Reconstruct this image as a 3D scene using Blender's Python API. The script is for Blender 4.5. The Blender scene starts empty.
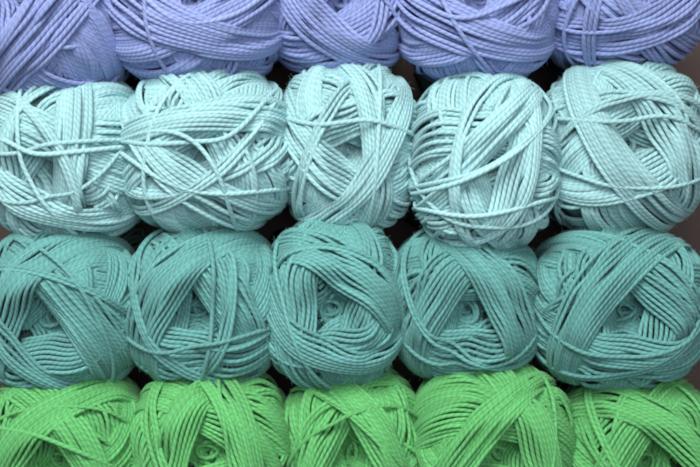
import bpy, math, random
import numpy as np
from mathutils import Vector

S = 0.0005          # metres per photo unit
BASE = 538.0        # shelf top level
DCAM = 1500.0

scene = bpy.context.scene
col = scene.collection

def srgb(c):
    return tuple(((v/255.0)/12.92 if v/255.0 <= 0.04045 else ((v/255.0+0.055)/1.055)**2.4) for v in c)

# ------------------------------------------------------------------ materials
def yarn_material(name, rgb, plies=3.0, pitch=6.5, rough=0.85, strand=True):
    m = bpy.data.materials.new(name); m.use_nodes = True
    nt = m.node_tree; N = nt.nodes; L = nt.links
    N.clear()
    out = N.new('ShaderNodeOutputMaterial')
    b = N.new('ShaderNodeBsdfPrincipled')
    L.new(b.outputs[0], out.inputs[0])
    lin = [v for v in srgb(rgb)]
    b.inputs['Roughness'].default_value = rough
    b.inputs['Specular IOR Level'].default_value = 0.18
    b.inputs['Sheen Weight'].default_value = 0.22
    b.inputs['Sheen Roughness'].default_value = 0.5
    b.inputs['Sheen Tint'].default_value = (*[min(1, v*0.5+0.5) for v in lin], 1)
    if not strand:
        b.inputs['Base Color'].default_value = (*[v*0.45 for v in lin], 1)  # same yarn colour darkened, shade of the hollow painted in
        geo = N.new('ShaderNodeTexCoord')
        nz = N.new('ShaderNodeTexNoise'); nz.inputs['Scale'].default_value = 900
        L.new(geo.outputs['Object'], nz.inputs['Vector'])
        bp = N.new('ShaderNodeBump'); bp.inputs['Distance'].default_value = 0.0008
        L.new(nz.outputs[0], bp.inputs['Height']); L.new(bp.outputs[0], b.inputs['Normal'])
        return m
    uv = N.new('ShaderNodeUVMap'); uv.uv_map = 'UVMap'
    sep = N.new('ShaderNodeSeparateXYZ'); L.new(uv.outputs[0], sep.inputs[0])
    def math_(op, a, bb=None):
        n = N.new('ShaderNodeMath'); n.operation = op
        for i, v in enumerate((a, bb)):
            if v is None: continue
            if isinstance(v, (int, float)): n.inputs[i].default_value = v
            else: L.new(v, n.inputs[i])
        return n.outputs[0]
    ph = math_('ADD', math_('MULTIPLY', sep.outputs[1], plies), math_('MULTIPLY', sep.outputs[0], 1.0/pitch))
    st = math_('ABSOLUTE', math_('SINE', math_('MULTIPLY', ph, math.pi)))
    comb = N.new('ShaderNodeCombineXYZ')
    L.new(math_('MULTIPLY', ph, 4.0), comb.inputs[0])
    L.new(math_('MULTIPLY', sep.outputs[0], 0.08), comb.inputs[1])
    fib = N.new('ShaderNodeTexNoise'); fib.inputs['Scale'].default_value = 1.0; fib.inputs['Detail'].default_value = 3
    L.new(comb.outputs[0], fib.inputs['Vector'])
    hgt = math_('ADD', st, math_('MULTIPLY', fib.outputs[0], 1.4))
    bp = N.new('ShaderNodeBump'); bp.inputs['Strength'].default_value = 1.0
    bp.inputs['Distance'].default_value = 0.000115
    L.new(hgt, bp.inputs['Height']); L.new(bp.outputs[0], b.inputs['Normal'])
    at = N.new('ShaderNodeAttribute'); at.attribute_name = 'strand_tone'
    tc = N.new('ShaderNodeTexCoord')
    dn = N.new('ShaderNodeTexNoise'); dn.inputs['Scale'].default_value = 45; dn.inputs['Detail'].default_value = 2
    L.new(tc.outputs['Object'], dn.inputs['Vector'])
    val = math_('MULTIPLY', at.outputs['Fac'], math_('ADD', math_('MULTIPLY', dn.outputs[0], 0.2), 0.9))
    val = math_('MULTIPLY', val, math_('ADD', math_('MULTIPLY', fib.outputs[0], 0.4), 0.81))
    val = math_('MULTIPLY', val, math_('ADD', math_('MULTIPLY', st, 0.24), 0.84))  # ply creases darkened: their shade is put into the base colour
    mix = N.new('ShaderNodeVectorMath'); mix.operation = 'SCALE'
    mix.inputs[0].default_value = lin
    L.new(val, mix.inputs['Scale'])
    L.new(mix.outputs[0], b.inputs['Base Color'])
    return m

# ------------------------------------------------------------------ winding
NG = 340
RES = 2*math.pi/NG
M = 480          # dense samples per loop
STR = 4
EXPO = 2.9

def grid_idx(d):
    th = np.arccos(np.clip(d[..., 2], -1, 1))
    s = np.sqrt(d[..., 0]**2 + d[..., 1]**2) + 1e-9
    u = th*d[..., 0]/s; v = th*d[..., 1]/s
    iu = np.clip(((u+math.pi)/RES).astype(int), 0, NG-1)
    iv = np.clip(((v+math.pi)/RES).astype(int), 0, NG-1)
    return iu, iv

def bilin(G, d):
    th = np.arccos(np.clip(d[..., 2], -1, 1))
    s = np.sqrt(d[..., 0]**2 + d[..., 1]**2) + 1e-9
    u = np.clip((th*d[..., 0]/s+math.pi)/RES-0.5, 0, NG-1.001); v = np.clip((th*d[..., 1]/s+math.pi)/RES-0.5, 0, NG-1.001)
    i = u.astype(int); j = v.astype(int); fu = u-i; fv = v-j
    return (G[i, j]*(1-fu)+G[i+1, j]*fu)*(1-fv)+(G[i, j+1]*(1-fu)+G[i+1, j+1]*fu)*fv

_f = np.fft.fftfreq(NG); _fr = np.fft.rfftfreq(NG)
def blur(H, sig):
    g = np.exp(-2*(math.pi*sig)**2*(_f[:, None]**2+_fr[None, :]**2))
    return np.fft.irfft2(np.fft.rfft2(H)*g, s=H.shape)

yy, xx = np.mgrid[0:NG, 0:NG]
RR = np.hypot(xx+0.5-NG/2, yy+0.5-NG/2)*RES
RING = (RR > 0.42) & (RR < 0.75)
_t = np.clip((RR-0.38)/0.5, 0, 1); RT = _t*_t*(3-2*_t)

def smooth1(a, k, closed=True):
    if closed:
        e = np.concatenate([a[-k:], a, a[:k]])
    else:
        e = np.concatenate([np.full(k, a[0]), a, np.full(k, a[-1])])
    w = np.hanning(2*k+3)[1:-1]; w /= w.sum()
    return np.convolve(e, w, 'valid')

def max1(a, k, closed=True):
    r = a.copy()
    for s in range(1, k+1):
        if closed:
            r = np.maximum(r, np.maximum(np.roll(a, s), np.roll(a, -s)))
        else:
            b = np.concatenate([np.full(s, a[0]), a[:-s]]); c = np.concatenate([a[s:], np.full(s, a[-1])])
            r = np.maximum(r, np.maximum(b, c))
    return r

class Ball:
    def __init__(self, sp, seed):
        self.sp = sp
        self.rng = np.random.default_rng(seed)
        self.rx, self.ry = sp['r']; self.rd = sp.get('depth', 0.5*(self.rx+self.ry)*1.0)
        self.yr = sp['yr']
        hx = (sp['hole'][0]-sp['c'][0])/self.rx; hz = -(sp['hole'][1]-sp['c'][1])/self.ry
        w = np.array([hx*0.95, -math.sqrt(max(0.05, 1-(hx*hx+hz*hz)*0.9)), hz*0.95]); w /= np.linalg.norm(w)
        X = np.array([1., 0, 0]); e1 = X-X.dot(w)*w; e1 /= np.linalg.norm(e1)
        e2 = np.cross(w, e1)
        self.F = np.stack([e1, e2, w])        # rows
        self.H = np.zeros((NG, NG))
        self.floor = None
        self.inner = False
        self.strands = []
        self.grow = 20.0
        self.ar = self.yr/(0.5*(self.rx+self.ry)*1.1)
        self.sm = 20; self.mx = 5; self.sink = 0.42

    def path(self, phi, df, de):
        rng = self.rng
        df = min(df, 0.93); de = max(min(de, 0.93), -0.9)
        tt = (de-df)/math.sqrt(1-df*df)
        tau = math.atan(tt); c = de*math.cos(tau)
        e = np.array([math.cos(phi), math.sin(phi), 0]); t0 = np.array([-math.sin(phi), math.cos(phi), 0])
        w = np.array([0, 0, 1.])
        n = math.cos(tau)*e+math.sin(tau)*w
        v = math.cos(tau)*w-math.sin(tau)*e
        t = np.linspace(-math.pi, math.pi, M, endpoint=False)
        s = math.sqrt(max(0.02, 1-c*c))
        wb = self.bw; j = rng.normal(0, 0.2, 3)
        wob = 0.014*np.sin(2*t+wb[0]+j[0])+0.005*np.sin(5*t+wb[1]+j[1])+0.001*np.sin(9*t+wb[2]+4*j[2])
        d = (c+wob)[:, None]*n+s*(np.cos(t)[:, None]*v+np.sin(t)[:, None]*t0)
        d /= np.linalg.norm(d, axis=1)[:, None]
        return d

    def lay(self, d, closed=True, sink=None, lift=None, store=True, sm=None, rs=1.0, wide=0.55, fixed=None):
        rng = self.rng
        if sm is None: sm = self.sm
        if sink is None: sink = self.sink
        r = self.yr*rs*rng.uniform(0.94, 1.06)
        T = np.gradient(d, axis=0) if not closed else np.roll(d, -1, 0)-np.roll(d, 1, 0)
        T /= np.linalg.norm(T, axis=1)[:, None]+1e-12
        Lt = np.cross(d, T)
        xs = np.linspace(-1, 1, 9)
        dd = d[None]+xs[:, None, None]*self.ar*Lt[None]
        dd /= np.linalg.norm(dd, axis=2)[..., None]
        iu, iv = grid_idx(dd)
        prof = r*np.sqrt(np.clip(1-xs**2, 0, 1))
        k = np.abs(xs) <= wide
        if fixed is not None:
            sup = fixed
        else:
            sup = (self.H[iu, iv]+prof[:, None])[k].max(0)
            if self.floor is not None:
                sup = np.maximum(sup, bilin(self.floor, d))
            sup = smooth1(max1(sup, self.mx, closed), sm, closed)-sink*r
            if lift is not None: sup = sup+lift
            top = sup[None]+prof[:, None]
            self.H[iu, iv] = np.maximum(self.H[iu, iv], top)
        st = dict(d=d, h=sup, iu=iu, iv=iv, r=r, closed=closed, inner=self.inner)
        if store: self.strands.append(st)
        return st

    def lowpass(self, sig):
        G = blur(self.H, sig/RES)
        ring = G[RING].mean()
        return ring+(G-ring)*RT

    def band(self, phi, n, df0, de0, kf=1.0, ke=1.0, turn=0.0, jit=0.08):
        rng = self.rng
        self.bw = rng.uniform(0, 6.28, 3)
        step = 2*self.ar*0.86
        for k in range(n):
            kk = k+rng.normal(0, jit)
            if df0+kf*step*kk > 0.93: break
            self.lay(self.path(phi+turn*k+rng.normal(0, 0.007), df0+kf*step*kk+abs(rng.normal(0, 0.003)), de0+ke*step*kk))

    def wind(self):
        sp = self.sp; rng = self.rng
        hr = sp.get('hr', 0.26)
        a = rng.uniform(0, 6.28)
        nb = sp.get('nb', 26)
        self.Hin = None
        pole = np.clip((RR-hr*0.9)/(0.3), 0, 1); pole = pole*pole*(3-2*pole)
        for b in range(nb):
            f = b/(nb-1)
            a += math.radians(137.5)+rng.normal(0, 0.15)
            if f < 0.3:
                df0 = hr*rng.uniform(-0.4, 0.6)
                self.floor = None; self.inner = f > 0.08
            else:
                if self.Hin is None: self.Hin = self.H.copy()
                g = min(1, (f-0.3)/0.4)
                df0 = hr*(0.8+0.22*g)+rng.uniform(0, 0.22)*(1 if b % 2 else 0.05)
                self.floor = self.lowpass(0.16)-0.1*self.yr-(1-g)*9*(1-pole)
                self.inner = True
                self.sm = 24; self.mx = 6
            de0 = rng.uniform(-0.6, 0.2)
            self.band(a, int(rng.integers(7, 16)), df0, de0, rng.uniform(0.85, 1.03), rng.uniform(0.72, 1.0), rng.uniform(-0.015, 0.015))
        self.sm = 26; self.mx = 6
        for bd in sp['bands']:
            self.floor = self.lowpass(0.16)-0.05*self.yr
            phi, n, off, de0 = bd[:4]
            self.band(math.radians(phi), int(round(n*1.15)), hr+off, de0-0.38, 1.0, 0.92, rng.uniform(-0.018, 0.018))
            if rng.uniform() < 0.6:
                self.band(rng.uniform(0, 6.28), int(rng.integers(2, 4)), hr+rng.uniform(0.02, .35), rng.uniform(-0.6, 0.1), 1.0, 0.9, rng.uniform(-0.03, 0.03))
        for k in range(sp.get('stray', 1)):
            self.bw = rng.uniform(0, 6.28, 3)
            self.lay(self.path(rng.uniform(0, 6.28), hr+rng.uniform(0.02, 0.45), rng.uniform(-0.5, 0.3)), sink=0.3)
        # tucked-in turns resting low in the hollow
        self.inner = True
        lvl = self.lowpass(0.16)[NG//2, NG//2]
        sel = RR < hr*0.7
        bot = np.percentile(self.Hin[sel], 55)
        top = bot+0.66*(lvl-bot)
        nt_ = max(2, int((top-bot)/(1.9*self.yr)))
        r0 = hr*0.78; r1 = hr*1.16
        ecc = rng.uniform(0.12, 0.28); ang = rng.uniform(0, 3.1); st = rng.uniform(0, 6.28)
        tt = np.linspace(0, nt_, nt_*110)
        q = tt/nt_
        rad = (r0+(r1-r0)*q)*(1+0.13*np.sin(2.3*tt+st))
        p1, p2 = rng.uniform(0, 6.28, 2)
        dx = 0.24*hr*np.sin(1.9*tt+p1); dy = 0.24*hr*np.sin(2.7*tt+p2)
        aa = rad*(1+ecc)*np.cos(2*math.pi*tt+st); bb = rad*(1-ecc)*np.sin(2*math.pi*tt+st)
        an = ang+0.8*tt
        x = dx+aa*np.cos(an)-bb*np.sin(an); y = dy+aa*np.sin(an)+bb*np.cos(an)
        d = np.stack([x, y, np.sqrt(np.clip(1-x*x-y*y, 0.05, 1))], 1); d /= np.linalg.norm(d, axis=1)[:, None]
        hh = bot+(top-bot)*q+3.2*np.sin(2*math.pi*tt+p1)
        self.lay(d, closed=False, fixed=hh)

    def img_dir(self, x, z):
        X = x/self.rx; Z = z/self.ry
        q = (abs(X)**EXPO+abs(Z)**EXPO)**(1/EXPO)
        if q > 0.997:
            X *= 0.997/q; Z *= 0.997/q; q = 0.997
        Y = -math.sqrt(1-q*q)
        d = np.array([X, Y, Z]); d /= np.linalg.norm(d)
        return self.F @ d

    def loose(self, pts, rs=1.05):
        self.floor = self.lowpass(0.16)-0.1*self.yr; self.mx = 5
        c = self.sp['c']
        P = np.array([(p[0]-c[0], -(p[1]-c[1])) for p in pts], float)
        n = len(P); t = np.linspace(0, n-1, 40*(n-1)+1)
        Pe = np.vstack([2*P[0]-P[1], P, 2*P[-1]-P[-2]])
        o = []
        for tt in t:
            i = min(int(tt), n-2); f = tt-i
            a, b, c2, d2 = Pe[i], Pe[i+1], Pe[i+2], Pe[i+3]
            o.append(0.5*((2*b)+(-a+c2)*f+(2*a-5*b+4*c2-d2)*f*f+(-a+3*b-3*c2+d2)*f**3))
        o = np.array(o)
        L = np.concatenate([[0], np.cumsum(np.linalg.norm(np.diff(o, axis=0), axis=1))])
        m = int(L[-1]/1.2)
        s = np.linspace(0, L[-1], m)
        o = np.stack([np.interp(s, L, o[:, 0]), np.interp(s, L, o[:, 1])], 1)
        d = np.array([self.img_dir(*p) for p in o])
        for k in range(3):
            d[:, k] = smooth1(d[:, k], 9, False)
        d /= np.linalg.norm(d, axis=1)[:, None]
        f = np.linspace(0, 1, m)
        lift = 0.6*np.sin(f*math.pi)-13.0*np.clip(1-f/0.08, 0, 1)**2-13.0*np.clip(1-(1-f)/0.08, 0, 1)**2
        return self.lay(d, closed=False, sink=0.0, lift=lift, store=False, sm=22, rs=rs)

    # ---- geometry
    def place(self, d, h):
        D = d @ self.F
        a = np.abs(D)+1e-6
        q = (a[..., 0]**EXPO+a[..., 2]**EXPO)**(1/EXPO)
        nrm = np.sqrt(q*q+a[..., 1]**2)
        P = D/nrm[..., None]*np.array([self.rx-self.grow, self.rd-self.grow, self.ry-self.grow])
        Rn = P/np.linalg.norm(P, axis=-1)[..., None]
        P = P+Rn*h[..., None]
        yb = np.clip(P[..., 1], 0, None)
        k = 1+0.09*np.clip(yb/self.rd, 0, 1)
        P = P.copy()
        P[..., 0] *= k; P[..., 2] *= k
        P[..., 1] += yb*1.1
        return P, Rn

    def finish_height(self):
        self.G = self.lowpass(0.115)
        self.Hs = blur(self.Hin, 0.03/RES)
    def flat(self, d, h):
        x = h-bilin(self.G, d)
        x = np.where(x > 1.0, 1.0+2.6*np.tanh((x-1.0)/4.6), x)
        xl = np.where(x < -2, -2+3.0*np.tanh((x+2)/5), x)
        th = np.arccos(np.clip(d[..., 2], -1, 1))
        t = np.clip((th-0.52)/0.33, 0, 1)
        x = x+(xl-x)*t
        x = x*(1-0.4*np.clip((th-0.9)/0.5, 0, 1))
        return x+self.grow-1

    def tubes(self, strands, stride, K, cull=True):
        tone = self.sp.get('tone', 1.0)
        V = []; Fc = []; UV = []; TN = []; base = 0
        for st in strands:
            d, h, r, closed = st['d'], st['h'], st['r'], st['closed']
            m = len(d)
            if cull:
                Hm = self.H[st['iu'], st['iv']].min(0)
                vis = (Hm < h+2.2*r) & (d[:, 2] > -0.75)
                if st['inner']: vis |= (d[:, 2] > math.cos(0.8)) & (Hm < h+9*r)
                if st['inner']: vis |= (d[:, 2] > math.cos(0.55))
                vis = max1(vis.astype(float), 5, closed) > 0.5
            else:
                vis = np.ones(m, bool)
            hh = self.flat(d, h)
            hh = smooth1(hh, 10 if closed else 8, closed)
            P, Nn = self.place(d, hh)
            ids = np.arange(0, m, stride)
            Pm = P[ids]; Nm = Nn[ids]; vm = vis[ids]
            T = (np.roll(P, -1, 0)-np.roll(P, 1, 0)) if closed else np.gradient(P, axis=0)
            T = T[ids]; T /= np.linalg.norm(T, axis=1)[:, None]+1e-12
            B = np.cross(T, Nm); B /= np.linalg.norm(B, axis=1)[:, None]+1e-12
            Nm = np.cross(B, T)
            seg = np.linalg.norm(np.diff(Pm, axis=0), axis=1)
            ln = np.concatenate([[0], np.cumsum(seg)])
            q = len(ids)
            ang = np.arange(K)/K*2*math.pi
            rr = np.full(q, r)
            if not closed:
                rr[0] *= 0.3; rr[-1] *= 0.3
            ring = Pm[:, None]+rr[:, None, None]*(1.0*np.cos(ang)[None, :, None]*Nm[:, None]+1.12*np.sin(ang)[None, :, None]*B[:, None])
            i = np.arange(q if closed else q-1); i2 = (i+1) % q
            ok = vm[i] & vm[i2]
            i = i[ok]; i2 = i2[ok]
            if len(i) == 0: continue
            j = np.arange(K); j2 = (j+1) % K
            a = base+i[:, None]*K+j; b = base+i2[:, None]*K+j; c = base+i2[:, None]*K+j2; dd = base+i[:, None]*K+j2
            Fc.append(np.stack([a, b, c, dd], -1).reshape(-1, 4))
            off = self.rng.uniform(0, 50)
            l1 = ln[i]+off; l2 = np.where(i2 == 0, ln[-1]+seg.mean(), ln[i2])+off
            u = np.stack([np.repeat(l1[:, None], K, 1), np.repeat(l2[:, None], K, 1), np.repeat(l2[:, None], K, 1), np.repeat(l1[:, None], K, 1)], -1)
            v = np.stack([j/K, j/K, (j+1)/K, (j+1)/K], -1)[None].repeat(len(i), 0)
            UV.append(np.stack([u, v], -1).reshape(-1, 2))
            V.append(ring.reshape(-1, 3))
            TN.append(np.full(q*K, tone*self.rng.uniform(0.87, 1.11)))
            base += q*K
        V = np.concatenate(V); Fc = np.concatenate(Fc); UV = np.concatenate(UV); TN = np.concatenate(TN)
        used = np.unique(Fc); rem = np.zeros(len(V), int); rem[used] = np.arange(len(used))
        return V[used], rem[Fc], UV, TN[used]

    def fuzz(self, V, n):
        """fine fibre ends standing off the yarn: thin tapered ribbons"""
        rng = self.rng
        cand = np.where(V[:, 1] < 15)[0]
        p = V[rng.choice(cand, n)]
        rad = p/np.linalg.norm(p, axis=1)[:, None]
        dr = rad*rng.uniform(0.1, 0.8, (n, 1))+rng.normal(0, 0.8, (n, 3)); dr /= np.linalg.norm(dr, axis=1)[:, None]
        side = np.cross(dr, rng.normal(0, 1, (n, 3))); side /= np.linalg.norm(side, axis=1)[:, None]
        ln = rng.uniform(1.5, 5.0, (n, 1)); wd = rng.uniform(0.08, 0.15, (n, 1))
        bend = rng.normal(0, 0.6, (n, 3))
        rows = []
        for k, s in enumerate((0, 0.4, 0.75, 1.0)):
            c = p+dr*ln*s+bend*ln*s*s*0.6
            w_ = wd*(1-0.75*s)
            rows += [c-side*w_, c+side*w_]
        VV = np.stack(rows, 1).reshape(-1, 3)
        b = np.arange(n)*8
        F = np.concatenate([np.stack([b+2*k, b+2*k+1, b+2*k+3, b+2*k+2], 1) for k in range(3)])
        UV = np.zeros((len(F)*4, 2)); UV[:, 1] = 0.17
        return VV, F, UV, np.full(len(VV), 1.05)

def mesh_from(name, V, Fc, UV, TN, mat):
    me = bpy.data.meshes.new(name)
    me.vertices.add(len(V)); me.vertices.foreach_set('co', V.astype(np.float32).ravel())
    nf = len(Fc)
    me.loops.add(nf*4); me.loops.foreach_set('vertex_index', Fc.astype(np.int32).ravel())
    me.polygons.add(nf); me.polygons.foreach_set('loop_start', np.arange(0, nf*4, 4, dtype=np.int32))
    me.update(calc_edges=True)
    me.polygons.foreach_set('use_smooth', np.ones(nf, bool))
    if UV is not None:
        ul = me.uv_layers.new(name='UVMap'); ul.data.foreach_set('uv', UV.astype(np.float32).ravel())
        at = me.attributes.new('strand_tone', 'FLOAT', 'POINT'); at.data.foreach_set('value', TN.astype(np.float32))
    me.materials.append(mat)
    me.update()
    return me

# ------------------------------------------------------------------ ball list (photo units)
LAV, MINT, TEAL, GREEN = 'lavender', 'pale mint', 'teal', 'green'
C = {LAV: (135, 150, 201), MINT: (154, 199, 203), TEAL: (97, 156, 153), GREEN: (94, 172, 103)}
mats = {k: yarn_material(k.replace(' ', '_')+'_cotton', v) for k, v in C.items()}
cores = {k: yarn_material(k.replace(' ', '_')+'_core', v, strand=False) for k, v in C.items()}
YL, YM, YT, YG = 2.12, 2.08, 1.9, 1.95
balls = [
 # lavender
 dict(k=LAV, c=(46, 18), r=(83, 85), hole=(16, 4), yr=YL, dy=-6, tone=.96, bands=[(200, 8, 0, .1), (60, 9, 0, .2), (318, 12, .03, .2)], loose=[]),
 dict(k=LAV, c=(198, 8), r=(88, 79), hole=(200, 4), yr=YL, dy=-16, bands=[(90, 8, 0, 0), (300, 9, .0, .2), (240, 10, 0, .1)], loose=[[(150, 5), (190, 35), (240, 28), (284, -10)]]),
 dict(k=LAV, c=(338, -4), r=(74, 77), hole=(346, 8), yr=YL, dy=12, tone=.95, bands=[(140, 9, 0, .3), (300, 9, 0, .0), (230, 9, .0, .15)], loose=[]),
 dict(k=LAV, c=(476, 4), r=(82, 79), hole=(474, 4), yr=YL, dy=-12, bands=[(160, 9, 0, .1), (310, 9, 0, .1), (245, 10, .02, .3)], loose=[[(398, 0), (450, 30), (500, 18), (550, -15)]]),
 dict(k=LAV, c=(622, -6), r=(83, 77), hole=(640, -2), yr=YL, dy=6, tone=.93, bands=[(120, 8, 0, 0), (235, 9, 0, .3), (295, 9, .0, .1)], loose=[]),
 # mint
 dict(k=MINT, c=(66, 157), r=(81, 86), hole=(48, 182), yr=YM, dy=8, hr=.2, bands=[(150, 9, 0, .1), (70, 10, .02, .3), (350, 9, 0, .2), (245, 7, 0, .4)],
      loose=[[(-16, 150), (22, 158), (60, 150), (100, 146), (150, 142)], [(30, 80), (34, 140), (42, 182), (85, 238)], [(-16, 140), (20, 145), (50, 158), (90, 156), (150, 147)]]),
 dict(k=MINT, c=(208, 151), r=(86, 83), hole=(206, 160), yr=YM, dy=-10, hr=.17, tone=1.03, bands=[(20, 9, 0, .1), (120, 9, 0, .1), (235, 9, 0, .3), (95, 6, .1, .4)],
      loose=[[(120, 143), (160, 150), (200, 148), (240, 140), (280, 90)], [(120, 147), (165, 138), (200, 146), (225, 178), (240, 235)], [(120, 150), (180, 186), (230, 196), (296, 190)]]),
 dict(k=MINT, c=(348, 146), r=(71, 85), hole=(355, 155), yr=YM, dy=6, hr=.2, bands=[(110, 9, .03, .1), (235, 9, 0, .3), (5, 8, 0, .1), (320, 6, .02, .3)],
      loose=[[(275, 118), (320, 130), (365, 125), (420, 140)]]),
 dict(k=MINT, c=(482, 163), r=(74, 87), hole=(487, 178), yr=YM, dy=-20, hr=.17, tone=1.04, bands=[(200, 9, 0, .1), (85, 10, .03, .1), (340, 9, .0, .2), (130, 8, .0, .4)],
      loose=[[(530, 72), (547, 112), (512, 150), (470, 176), (402, 190)], [(560, 105), (510, 155), (455, 184), (402, 196)], [(402, 206), (470, 216), (560, 195)]]),
 dict(k=MINT, c=(622, 148), r=(84, 88), hole=(628, 140), yr=YM, dy=4, hr=.19, tone=.92, bands=[(120, 9, 0, .1), (300, 8, .1, .1), (30, 10, 0, .2), (215, 9, .02, .1)],
      loose=[[(535, 120), (595, 128), (650, 122), (710, 145)]]),
 # teal
 dict(k=TEAL, c=(60, 311), r=(80, 84), hole=(46, 327), yr=YT, dy=6, hr=.29, bands=[(280, 10, 0, .2), (40, 11, 0, .2), (150, 11, 0, .2), (215, 5, .05, .1)], loose=[]),
 dict(k=TEAL, c=(205, 305), r=(78, 82), hole=(198, 315), yr=YT, dy=-2, hr=.27, bands=[(35, 11, 0, .2), (265, 11, .0, .2), (150, 11, .0, .1)], loose=[[(124, 330), (160, 345), (200, 342), (288, 320)]]),
 dict(k=TEAL, c=(334, 303), r=(71, 84), hole=(333, 311), yr=YT, dy=-14, hr=.34, tone=1.05, bands=[(340, 8, 0, .1), (280, 9, 0, .1), (180, 11, 0, .2), (60, 10, 0, .25), (250, 7, .0, .2)], loose=[]),
 dict(k=TEAL, c=(467, 304), r=(76, 79), hole=(465, 318), yr=YT, dy=6, hr=.31, tone=.97, bands=[(90, 8, 0, .1), (270, 10, 0, .1), (145, 10, 0, .1), (25, 10, 0, .2)], loose=[]),
 dict(k=TEAL, c=(617, 307), r=(88, 82), hole=(622, 316), yr=YT, dy=-4, hr=.31, tone=.97, bands=[(340, 8, 0, .1), (40, 11, 0, .2), (262, 11, 0, .2), (145, 11, 0, .1)], loose=[]),
 # green
 dict(k=GREEN, c=(65, 456), r=(82, 86), hole=(62, 456), yr=YG, dy=4, hr=.28, bands=[(300, 8, 0, .1), (40, 9, 0, .1), (135, 9, 0, .2)], loose=[[(-15, 420), (50, 425), (110, 450), (145, 480)]]),
 dict(k=GREEN, c=(212, 452), r=(81, 86), hole=(214, 440), yr=YG, dy=-6, hr=.26, tone=1.04, bands=[(60, 9, 0, .2), (160, 9, 0, .1), (20, 8, .05, .4)], loose=[]),
 dict(k=GREEN, c=(353, 452), r=(72, 86), hole=(350, 448), yr=YG, dy=6, hr=.28, bands=[(270, 8, 0, .1), (150, 9, 0, .1), (35, 9, 0, .3)], loose=[]),
 dict(k=GREEN, c=(491, 449), r=(82, 86), hole=(502, 446), yr=YG, dy=-6, hr=.26, bands=[(80, 9, 0, .1), (20, 9, 0, .3), (140, 9, .02, .2)], loose=[]),
 dict(k=GREEN, c=(640, 459), r=(80, 85), hole=(645, 456), yr=YG, dy=6, hr=.28, tone=.94, bands=[(250, 8, 0, .1), (145, 9, 0, .2), (50, 9, 0, .1)], loose=[]),
]
LABELS = {
 LAV: 'lavender blue ball of cotton yarn on top of pale mint balls',
 MINT: 'pale mint ball of cotton yarn stacked on teal balls',
 TEAL: 'teal green ball of cotton yarn with open centre hole',
 GREEN: 'bright green ball of cotton yarn under the teal balls',
}

def core_mesh(B):
    nu, nv = 96, 56
    V = []
    for i in range(nv+1):
        th = math.pi*(i/nv)**1.25
        for j in range(nu):
            ph = 2*math.pi*j/nu
            V.append((math.sin(th)*math.cos(ph), math.sin(th)*math.sin(ph), math.cos(th)))
    V = np.array(V)
    th = np.arccos(np.clip(V[:, 2], -1, 1))
    x = bilin(B.Hs, V)-bilin(B.G, V)-8
    x = np.minimum(x, -9)
    t = np.clip((th-0.66)/0.2, 0, 1)
    x = x*(1-t)+(-8.5)*t
    x += np.clip((th-2.3)/0.3, 0, 1)*6
    P, _ = B.place(V, x+B.grow-1)
    F = []
    for i in range(nv):
        for j in range(nu):
            a = i*nu+j; b = i*nu+(j+1) % nu
            F.append((a, a+nu, b+nu, b))
    return P, np.array(F)

for n, sp in enumerate(balls):
    B = Ball(sp, 100+n)
    B.wind()
    loose = [B.loose(p) for p in sp['loose']]
    B.finish_height()
    V, Fc, UV, TN = B.tubes(B.strands, STR, 8)
    front = V[V[:, 1] < 5]
    lo = np.percentile(front, 0.3, axis=0); hi = np.percentile(front, 99.7, axis=0)
    sc = np.array([2*sp['r'][0]/(hi[0]-lo[0]), 1.0, 2*sp['r'][1]/(hi[2]-lo[2])])
    sc[1] = 0.5*(sc[0]+sc[2])
    mid = np.array([0.5*(lo[0]+hi[0]), 0.0, 0.5*(lo[2]+hi[2])])
    fit = lambda P: (P-mid)*sc*S
    V2, F2, UV2, TN2 = B.fuzz(V, 6500)
    Fc = np.concatenate([Fc, F2+len(V)]); V = np.concatenate([V, V2]); UV = np.concatenate([UV, UV2]); TN = np.concatenate([TN, TN2])
    me = mesh_from('yarn_ball', fit(V), Fc, UV, TN, mats[sp['k']])
    ob = bpy.data.objects.new('yarn_ball', me); col.objects.link(ob)
    ob.location = ((sp['c'][0]-350)*S, sp['dy']*S, (BASE-sp['c'][1])*S)
    lab = LABELS[sp['k']]
    if len(sp['loose']) >= 3: lab = 'pale mint ball of cotton yarn with loose untidy strands'
    ob['label'] = lab
    ob['category'] = 'ball of yarn'
    ob['group'] = 'stacked balls of cotton yarn'
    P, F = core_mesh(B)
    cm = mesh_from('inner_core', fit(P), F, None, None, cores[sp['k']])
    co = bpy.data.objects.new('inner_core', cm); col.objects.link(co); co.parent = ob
    for l in loose:
        V, F2, UV, TN = B.tubes([l], 2, 8, cull=False)
        lm = mesh_from('loose_strand', fit(V), F2, UV, TN*1.06, mats[sp['k']])
        lo_ = bpy.data.objects.new('loose_strand', lm); col.objects.link(lo_); lo_.parent = ob

# ------------------------------------------------------------------ setting
def box(name, lo, hi, mat, kind=None):
    import bmesh
    bm = bmesh.new(); bmesh.ops.create_cube(bm, size=1)
    for v in bm.verts:
        v.co = Vector([lo[i]+(v.co[i]+0.5)*(hi[i]-lo[i]) for i in range(3)])
    bmesh.ops.bevel(bm, geom=bm.edges[:], offset=0.0015, segments=2, affect='EDGES')
    me = bpy.data.meshes.new(name); bm.to_mesh(me); bm.free(); me.materials.append(mat)
    o = bpy.data.objects.new(name, me); col.objects.link(o)
    if kind: o['kind'] = kind
    return o

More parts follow.
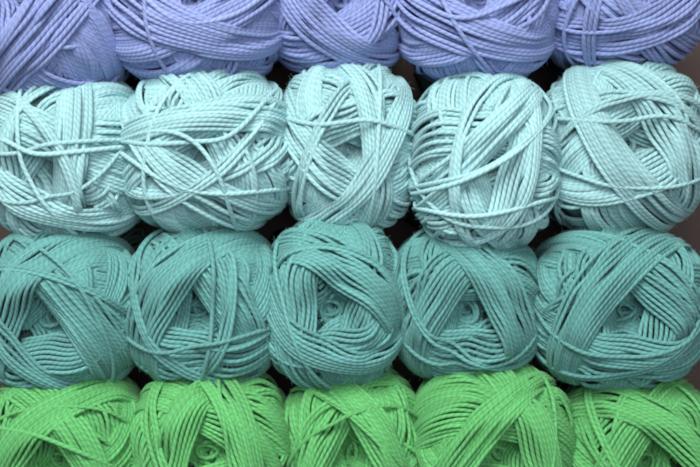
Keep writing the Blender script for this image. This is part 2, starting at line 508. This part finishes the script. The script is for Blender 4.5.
wm = bpy.data.materials.new('brown_wood'); wm.use_nodes = True
nt = wm.node_tree; b = nt.nodes['Principled BSDF']; b.inputs['Roughness'].default_value = 0.6
tc = nt.nodes.new('ShaderNodeTexCoord'); mp = nt.nodes.new('ShaderNodeMapping'); mp.inputs['Scale'].default_value = (6, 6, 70)
nz = nt.nodes.new('ShaderNodeTexNoise'); nz.inputs['Scale'].default_value = 1.0; nz.inputs['Detail'].default_value = 6
cr = nt.nodes.new('ShaderNodeValToRGB')
cr.color_ramp.elements[0].color = (0.022, 0.011, 0.008, 1); cr.color_ramp.elements[1].color = (0.065, 0.032, 0.024, 1)
nt.links.new(tc.outputs['Object'], mp.inputs[0]); nt.links.new(mp.outputs[0], nz.inputs['Vector'])
nt.links.new(nz.outputs[0], cr.inputs[0]); nt.links.new(cr.outputs[0], b.inputs['Base Color'])
box('wall', (-0.45, 0.115, -0.02), (0.45, 0.127, 0.42), wm, 'structure')
box('shelf', (-0.45, -0.06, -0.015), (0.45, 0.114, 0.0), wm, 'structure')

# ------------------------------------------------------------------ light
w = bpy.data.worlds.new('World'); scene.world = w; w.use_nodes = True
bg = w.node_tree.nodes['Background']; bg.inputs[0].default_value = (0.9, 0.94, 1.0, 1); bg.inputs[1].default_value = 0.12

def area(name, loc, target, size, power, color):
    l = bpy.data.lights.new(name, 'AREA'); l.shape = 'DISK'; l.size = size; l.energy = power; l.color = color
    o = bpy.data.objects.new(name, l); col.objects.link(o); o.location = loc
    o.rotation_euler = (Vector(target)-Vector(loc)).to_track_quat('-Z', 'Y').to_euler()
    return o
ctr = (0, 0, (BASE-233)*S)
area('key_light', (-0.25, -1.0, 0.95), ctr, 0.75, 23, (1.0, 0.985, 0.96))  # soft key lamp added for light from upper left, no actual window
area('soft_front_light', (0.15, -1.4, 0.3), ctr, 0.6, 8, (0.95, 0.98, 1.0))

cam = bpy.data.cameras.new('Camera'); co = bpy.data.objects.new('Camera', cam); col.objects.link(co)
co.location = (0, -DCAM*S, (BASE-233.5)*S); co.rotation_euler = (math.radians(90), 0, 0)
cam.sensor_width = 36; cam.lens = 36*DCAM/700.0
cam.clip_start = 0.01; cam.clip_end = 50
cam.dof.use_dof = True; cam.dof.focus_distance = (DCAM-62)*S; cam.dof.aperture_fstop = 9
scene.camera = co
scene.view_settings.view_transform = 'Standard'
scene.view_settings.look = 'None'
scene.view_settings.exposure = 0
